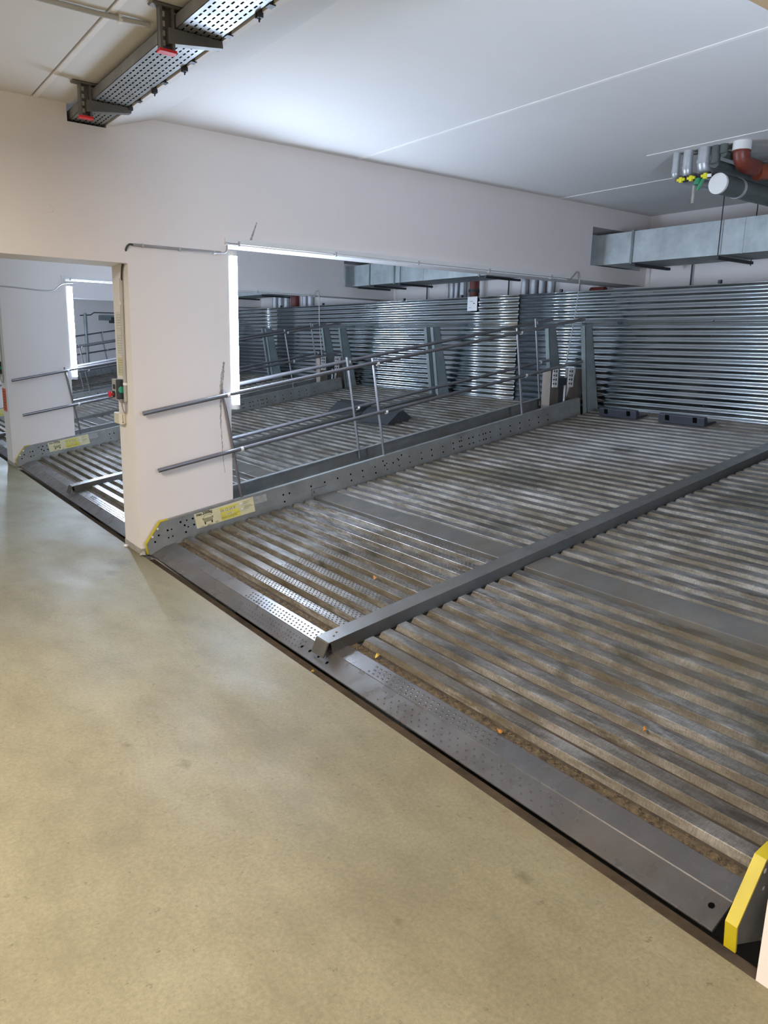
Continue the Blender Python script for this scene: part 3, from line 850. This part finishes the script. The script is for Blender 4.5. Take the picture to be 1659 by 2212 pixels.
# scrape the hand rail post has rubbed into the pillar, and other wall marks
sc = MB()
rnd = random.Random(3)
path = [(0.712, 1.45), (0.700, 1.38), (0.688, 1.28), (0.680, 1.20), (0.676, 1.10), (0.672, 0.98), (0.678, 0.88), (0.684, 0.78), (0.690, 0.66), (0.700, 0.58)]
for (x0, z0), (x1, z1), wd in zip(path[:-1], path[1:], (0.010, 0.012, 0.012, 0.008, 0.005, 0.004, 0.004, 0.003, 0.002)):
    for q in range(4):
        t0, t1 = q/4, (q+1)/4
        xa, za = x0+(x1-x0)*t0+rnd.uniform(-.003, .003), z0+(z1-z0)*t0
        xb, zb = x0+(x1-x0)*t1+rnd.uniform(-.003, .003), z0+(z1-z0)*t1
        ww = wd*rnd.uniform(0.7, 1.2)
        sc.add([(xa-ww, -0.0008, za), (xa+ww, -0.0008, za), (xb+ww, -0.0008, zb), (xb-ww, -0.0008, zb)], [(0, 1, 2, 3)])
tag(sc.build('scrape_mark', 'scuff'), 'dark curved scrape mark down the right edge of the near pillar', 'mark')
m = MB().add([(0.945, -0.001, 2.37), (0.965, -0.001, 2.37), (1.000, -0.001, 2.47), (1.012, -0.001, 2.505), (1.004, -0.001, 2.505), (0.985, -0.001, 2.46)], [(0, 1, 2, 3, 4, 5)])
tag(m.build('wall_smear', 'scuff'), 'short slanting grey smear on the beam just above the white cable duct', 'mark')
m = MB()
n = 20
for r0, r1 in ((0.018, 0.022),):
    vs = [(-0.493+math.cos(2*PI*k/n)*r0, -0.0025, 2.426+math.sin(2*PI*k/n)*r0) for k in range(n)]+[(-0.493+math.cos(2*PI*k/n)*r1, -0.0005, 2.426+math.sin(2*PI*k/n)*r1) for k in range(n)]
    m.add(vs, [(k, (k+1) % n, (k+1) % n+n, k+n) for k in range(n)]+[tuple(range(n))])
tag(m.build('plaster_plug', 'wall'), 'small round plastered-over hole high on the left of the wall', 'plug')
lp = MB(); n = 10
lp.tube([(0.045, -0.055, 0.0), (0.040, -0.052, 0.014), (0.018, -0.035, 0.020), (0.0, -0.022, 0.016)], [0.018, 0.020, 0.018, 0.012], 9)
tag(MB().tube([(-0.02, 0.30, 0.0), (-0.02, 0.30, 0.012)], 0.02, 14).build('floor_anchor', 'white', None, True), 'small round white floor anchor at the foot of the near pillar', 'anchor')
tag(MB().tube([(0.0, -0.045, 0.0), (0.004, -0.035, 0.015), (0.010, -0.02, 0.028)], [0.026, 0.022, 0.010], 7).build('mortar_lump', 'concrete'), 'pale lump of mortar at the corner foot of the near pillar', 'mortar')

# ------------------------------------------------------------------ air duct at the rear
D = thing('air_duct', 'rectangular galvanised air duct running high along the rear wall through the beam holes', 'air duct', (5.37, 0, 2.66))
def dsec(y0, y1): return MB().box(-0.27, 0.27, y0, y1, -0.155, 0.155)
ys = [-9.0, -7.6, -6.3, -4.95, -3.2, -1.60, -0.40, 0.75, 1.90, 3.05, 3.72, 4.35, 4.95, 6.2, 7.5, 8.8, 10.2, 11.6, 13.0, 14.3]
for a, b_ in zip(ys[:-1], ys[1:]):
    o = dsec(a, b_).build('duct_section', 'galv', D)
for y in ys[1:-1]:
    thick = 0.014 if y in (-0.40, 1.90, 3.72, 4.35) else 0.004
    e = 0.012 if thick > 0.01 else 0.004
    MB().box(-0.27-e, 0.27+e, y-thick, y+thick, -0.155-e, 0.155+e).build('duct_flange', 'galv' if thick < 0.01 else 'post', D)
for y in (-4.4, -1.38, -0.46, 1.35, 1.75, 3.55, 4.20, 4.62, 6.4, 7.9, 9.2):
    b = MB().box(-0.31, 0.31, y-0.018, y+0.018, -0.195, -0.168)
    o = b.build('support_bar', 'dark', D)
    if y in (-4.4, -1.38, 1.35, 3.55, 6.4, 7.9):
        MB().tube([(-0.295, y, -0.19), (-0.295, y, 0.430)], 0.005, 8).build('threaded_rod', 'dark', D, True)
        MB().tube([(0.295, y, -0.21), (0.295, y, 0.430)], 0.005, 8).build('threaded_rod', 'dark', D, True)

# ------------------------------------------------------------------ pipes on the rear wall
PG = 'vertical pipes on the rear wall above the partition'
def vpipe(y, r, mat, label, x=XB-0.06, z0=0.4, z1=HC, collar=False):
    o = thing('wall_pipe', label, 'pipe', (x, y, z0), group=PG)
    MB().tube([(0, 0, 0), (0, 0, z1-z0)], r, 14).build('pipe', mat, o, True)
    if collar: MB().tube([(0, 0, 1.98), (0, 0, 2.02)], r*1.25, 14).build('collar', 'dark', o, True)
    return o
vpipe(2.824, 0.062, 'brownpipe', 'red-brown upright drain pipe above the partition, behind the square notice', collar=True)
k = 0
for y, r in ((3.40, 0.014), (3.30, 0.035), (3.20, 0.035), (3.06, 0.05)):
    vpipe(y, r, 'insul', {3.06: 'broad silver upright pipe directly left of the red-brown drain pipe', 3.20: 'silver upright pipe, second to the left of the red-brown drain pipe', 3.30: 'silver upright pipe, third to the left of the red-brown drain pipe', 3.40: 'very thin silver upright pipe, fourth to the left of the red-brown drain pipe'}[y])
vpipe(2.66, 0.03, 'white', 'white upright pipe just right of the red-brown drain pipe')
for y in (1.83, 1.66, 1.52, 1.37):
    vpipe(y, 0.045, 'insul', {1.83: 'first from the left of the four silver pipes beside the flexible conduit', 1.66: 'second from the left of the four silver pipes beside the flexible conduit', 1.52: 'third from the left of the four silver pipes beside the flexible conduit', 1.37: 'last of the four silver pipes, nearest the flexible conduit'}[y])
for y in (8.85, 8.62, 8.37, 7.62, 7.42):
    vpipe(y, 0.06, 'insul', {8.85: 'silver pipe above the partition closest to the glowing tube', 8.62: 'silver pipe above the partition, second from the glowing tube', 8.37: 'silver pipe above the partition, third from the glowing tube', 7.62: 'silver pipe right beside the far red-brown upright pipe', 7.42: 'silver pipe one step right of the pipe beside the far red-brown pipe'}[y])
vpipe(8.02, 0.085, 'brownpipe', 'red-brown upright pipe far left above the partition')
for y, lb in ((3.93, 'thin dark rod on the rear wall, left of the silver pipes'), (0.93, 'thin dark rod on the rear wall beside the flexible conduit'), (2.16, 'thin dark rod on the rear wall below a duct support'), (-0.60, 'thin dark rod on the rear wall right of the beam end'), (-1.66, 'thin dark rod on the rear wall at the right picture edge')):
    tag(MB().tube([(XB-0.03, y, 0.6), (XB-0.03, y, 2.62)], 0.009, 8).build('wall_rod', 'dark', None, True), lb, 'rod')
tag(MB().tube([(5.75, 0.62, 2.30), (5.75, 0.42, 2.30)], 0.045, 14).build('drain_pipe', 'brownpipe', None, True), 'short red-brown horizontal pipe under the end of the near beam', 'pipe')

# ------------------------------------------------------------------ pipe cluster under the ceiling
cl = 3.66
def elbow(y, x, r, mat, label, zt, zb, run, collars=True, cmat=None):
    o = thing('ceiling_pipe', label, 'pipe', (x, y, HC), group='pipes bending out of the ceiling on the right')
    R = r*1.5
    pts = [(0, 0, 0.005), (0, 0, -(HC-zb)+R)]
    for k in range(1, 7):
        a = k/6*PI/2
        pts.append((R-R*math.cos(a), 0, -(HC-zb)+R-R*math.sin(a)))
    pts.append((run, 0, -(HC-zb)))
    MB().tube(pts, r, 16).build('pipe', mat, o, True)
    if collars:
        z = -(HC-zb)+R
        MB().tube([(0, 0, z-0.01), (0, 0, z+0.012)], r*1.09, 16).build('collar', cmat or mat, o, True)
    return o
elbow(-1.815, cl, 0.028, 'insul', 'leftmost and thinnest silver elbow pipe of the ceiling cluster', HC, 2.915, 2.2)
elbow(-1.915, cl, 0.036, 'insul', 'second silver elbow pipe of the ceiling cluster', HC, 2.915, 2.2)
elbow(-2.045, cl, 0.044, 'insul', 'widest silver elbow pipe of the ceiling cluster', HC, 2.925, 2.2)
o = elbow(-2.31, cl+0.05, 0.058, 'brownpipe', 'orange-brown drain pipe with a pale collar coming out of the ceiling', HC, 2.945, 0.20)
MB().tube([(0, 0, 0), (0, 0, -0.06)], 0.064, 16).build('ceiling_sleeve', 'white', o, True)
# branch of the brown pipe
o = thing('ceiling_pipe', 'orange-brown drain branch sloping down to the right below the ceiling', 'pipe', (cl+0.30, -2.36, 2.975), group='pipes bending out of the ceiling on the right')
MB().tube([(0.0, 0.06, -0.05), (0.25, -0.02, -0.02), (0.5, -0.02, -0.03), (2.0, -0.02, -0.05)], 0.058, 16).build('pipe', 'redpipe', o, True)
MB().tube([(0.22, -0.02, -0.022), (0.28, -0.02, -0.024)], 0.068, 16).build('collar', 'redpipe', o, True)
MB().tube([(0.38, -0.02, 0.10), (0.38, -0.02, 0.143)], 0.012, 8).build('hanger', 'dark', o, True)
for yy, zz, rr, lb in ((-2.13, 2.97, 0.030, 'dark pipe running back beside the orange-brown drain pipe'), (-2.19, 3.03, 0.026, 'dark pipe tucked up against the ceiling behind the pale collar')):
    q_ = thing('ceiling_pipe', lb, 'pipe', (cl, yy, zz), group='pipes bending out of the ceiling on the right')
    MB().tube([(0.02, 0, 0), (2.2, 0, -0.02)], rr, 12).build('pipe', 'insuld', q_, True)
    MB().tube([(0.02, 0, HC-zz), (0.02, 0, 0)], rr*1.1, 12).build('riser', 'insuld', q_, True)
o = thing('insulated_pipe', 'thick dark insulated pipe with a round white end cap below the ceiling', 'pipe', (3.62, -2.205, 2.815))
MB().tube([(0.01, 0, 0), (1.40, 0, 0)], 0.070, 22).build('jacket', 'insuld', o, True)
MB().tube([(0, 0, 0), (0.022, 0, 0)], 0.073, 22).build('end_cap', 'white', o, True)
MB().tube([(0.25, 0, 0), (0.28, 0, 0)], 0.0735, 22).build('band', 'insul', o, True)
o = thing('valve_group', 'row of yellow-handled valves with a green valve and a hanging tag below the silver pipes', 'valve', (3.60, -2.0, 2.88))
MB().tube([(0.03, 0.12, 0.0), (0.03, -0.16, 0.0)], 0.015, 10).build('manifold', 'dark', o, True)
for y in (0.075, -0.01, -0.125):
    MB().tube([(0.03, y, 0.02), (-0.01, y, -0.005)], 0.014, 8).build('valve_body', 'dark', o, True)
    hnd = MB(); hnd.box(-0.028, -0.014, y-0.032, y+0.032, -0.014, 0.004); hnd.box(-0.03, -0.012, y-0.012, y+0.012, -0.026, 0.012)
    hnd.build('valve_handle', 'valve', o)
MB().tube([(0.0, -0.055, -0.01), (0.0, -0.055, -0.055)], [0.018, 0.030], 8).build('green_valve', 'gvalve', o, True)
MB().tube([(0.0, -0.10, -0.02), (-0.01, -0.085, -0.06), (0.0, -0.06, -0.09)], 0.012, 8).build('hose', 'gvalve', o, True)
MB().tube([(-0.01, -0.035, -0.06), (-0.01, -0.035, -0.185)], 0.011, 8).build('tag_stem', 'concrete', o, True)
MB().box(-0.03, -0.02, -0.175, -0.145, -0.02, 0.0).build('white_tag', 'white', o)

# ------------------------------------------------------------------ cable tray on the left
T0 = thing('cable_tray', 'galvanised perforated cable tray hanging under the ceiling top left', 'cable tray', (-0.225, 0, 3.0))
tr = MB()
tr.box(-0.105, 0.105, -4.8, 0.30, 0.0, 0.002)
tr.box(-0.105, -0.103, -4.8, 0.30, 0.0, 0.06); tr.box(-0.105, -0.085, -4.8, 0.30, 0.058, 0.06)
tr.box(0.103, 0.105, -4.8, 0.30, 0.0, 0.05)
tr.build('tray', 'tray', T0)
sl = MB()
for r_ in range(6):
    x = -0.078+r_*0.031
    k = 0; y = -4.7+(r_ % 2)*0.025
    while y < 0.2:
        sl.box(x-0.0035, x+0.0035, y, y+0.026, -0.0012, 0.0003)
        y += 0.05
o = sl.build('slot', 'hole', T0); o['kind'] = 'stuff'
for k, (y1, y2) in enumerate(((-2.365, -2.274), (-1.946, -1.836), (-1.51, -1.417), (-1.104, -0.964), (-0.679, -0.533), (-2.80, -2.70))):
    q = MB(); q.box(0.105, 0.135, y1-0.02, y1+0.02, -0.005, 0.018); q.box(0.12, 0.135, y1-0.012, y1+0.006, 0.0, 0.03)
    q.build('cable_clip', 'dark', T0)
    q = MB(); q.box(0.105, 0.130, y2-0.006, y2+0.006, -0.02, 0.03); q.box(0.105, 0.130, y2+0.016, y2+0.026, -0.02, 0.03); q.tube([(0.118, y2+0.01, -0.035), (0.118, y2+0.01, 0.01)], 0.004, 6)
    q.build('cable_clip', 'dark', T0)
for y, lb in ((-0.50, 'farther tray bracket with a red cap, beside the wall hole'), (-1.85, 'nearer tray bracket with a red cap, at the top edge of the picture'), (-3.2, 'tray bracket above the camera, outside the picture')):
    o = thing('tray_bracket', lb, 'bracket', (-0.37, y, HC), group='tray brackets with red caps')
    b = MB().box(-0.075, 0.075, -0.028, 0.028, -0.014, 0.0).build('head_plate', 'bracket', o); bevel(b, 0.006, 1)
    c_ = MB()
    for x in (-0.035, 0.022): c_.box(x, x+0.012, -0.02, 0.02, -0.19, -0.01)
    c_.box(-0.035, 0.034, 0.014, 0.018, -0.19, -0.01)
    c_.build('hanger', 'bracket', o)
    ho = MB()
    for k in range(4):
        ho.box(-0.014, 0.0, 0.012, 0.0185, -0.045-k*0.04, -0.022-k*0.04)
    ho.build('hanger_slot', 'cream', o)
    MB().box(-0.040, 0.040, -0.024, 0.024, -0.200, -0.188).build('end_cap', 'redcap', o)
    ar = MB().prism_y([(0.0, -0.098), (0.265, -0.098), (0.268, -0.128), (0.0, -0.165)], -0.027, 0.02)
    ar.build('arm', 'bracket', o)
tag(MB().tube([(-5.9, -1.60, 3.076), (-0.62, -1.60, 3.076), (-0.36, -1.625, 3.076)], 0.012, 10).build('ceiling_conduit', 'grey', None, True), 'light grey conduit crossing the ceiling to the cable tray, top left', 'conduit')
o = thing('conduit_clip', 'small white clip holding the ceiling conduit near the dark joint', 'clip', (-0.50, -1.605, 3.07))
MB().box(-0.008, 0.008, -0.018, 0.018, -0.012, 0.022).build('strap', 'white', o)

# ------------------------------------------------------------------ far end wall fittings
tag(MB().tube([(3.52, 14.36, 0.8), (3.52, 14.36, 2.22)], 0.035, 10).build('drain_pipe', 'galv', None, True), 'pale upright pipe on the far end wall, seen past the second tube', 'pipe')
tag(MB().tube([(3.40, 14.36, 2.16), (3.66, 14.36, 2.18), (3.74, 14.36, 2.24), (5.5, 14.36, 2.27)], 0.012, 8).build('ceiling_conduit', 'dark', None, True), 'thin conduit stepping along the far end wall', 'conduit')
o = thing('wall_unit', 'dark grey ventilation unit on the far end wall', 'ventilation unit', (4.1, 14.3, 2.12))
MB().box(-0.25, 0.9, -0.12, 0.08, -0.06, 0.06).build('upper_box', 'post', o)
MB().box(0.0, 0.9, -0.14, 0.08, -0.12, 0.02).build('lower_box', 'dark', o)

# ------------------------------------------------------------------ leaves and crumbs
def leaf(x, y, z, s, rot, mat, label):
    m = MB(); pts = []
    for k in range(9):
        a = 2*PI*k/9; r = s*(0.55+0.45*abs(math.cos(a)))*(0.85+0.3*random.random())
        pts.append((math.cos(a)*r, math.sin(a)*r*0.6, 0.004*math.sin(a*2)+0.004))
    m.add(pts+[(0, 0, 0.008)], [(k, (k+1) % 9, 9) for k in range(9)])
    m.add([(p[0], p[1], p[2]-0.002) for p in pts]+[(0, 0, 0.006)], [((k+1) % 9, k, 9) for k in range(9)])
    o = m.build('dry_leaf', mat); o.location = (x, y, z); o.rotation_euler = (0, -TH, rot)
    tag(o, label, 'leaf', 'dry leaves on the platform front')
leaf(0.275, -2.72, 0.088, 0.022, 0.7, 'leafy', 'yellow leaf in the gutter just right of the centre rail end')
leaf(0.255, -3.60, 0.085, 0.017, 1.5, 'leaf', 'curled orange leaf in the gutter, midway to the yellow strip')
leaf(0.03, -2.50, -0.02, 0.014, 0.2, 'leafy', 'tiny yellow leaf on the pit ledge below the four drain holes')
leaf(0.80, -1.95, 0.205, 0.024, 1.1, 'leaf', 'orange leaf between ridges of the nearest platform, left of the centre rail')
leaf(0.62, -4.02, 0.172, 0.016, 0.4, 'leaf', 'small orange leaf on a ridge toward the yellow strip')
rn = random.Random(11)
cr = MB()
for k in range(900):
    y = -4.65+rn.random()*4.5
    if abs(y-yc1) < 0.07: continue
    s = rn.uniform(0.254, 0.292); h = -0.026; r = rn.uniform(0.0015, 0.006)
    a = rn.uniform(0, PI)
    cr.add([(s+math.cos(a+q*2.1)*r, y+math.sin(a+q*2.1)*r*1.6, h) for q in range(3)]+[(s, y, h+r)], [(0, 1, 3), (1, 2, 3), (2, 0, 3)])
o = cr.build('debris', 'dirt', P1); o['kind'] = 'stuff'
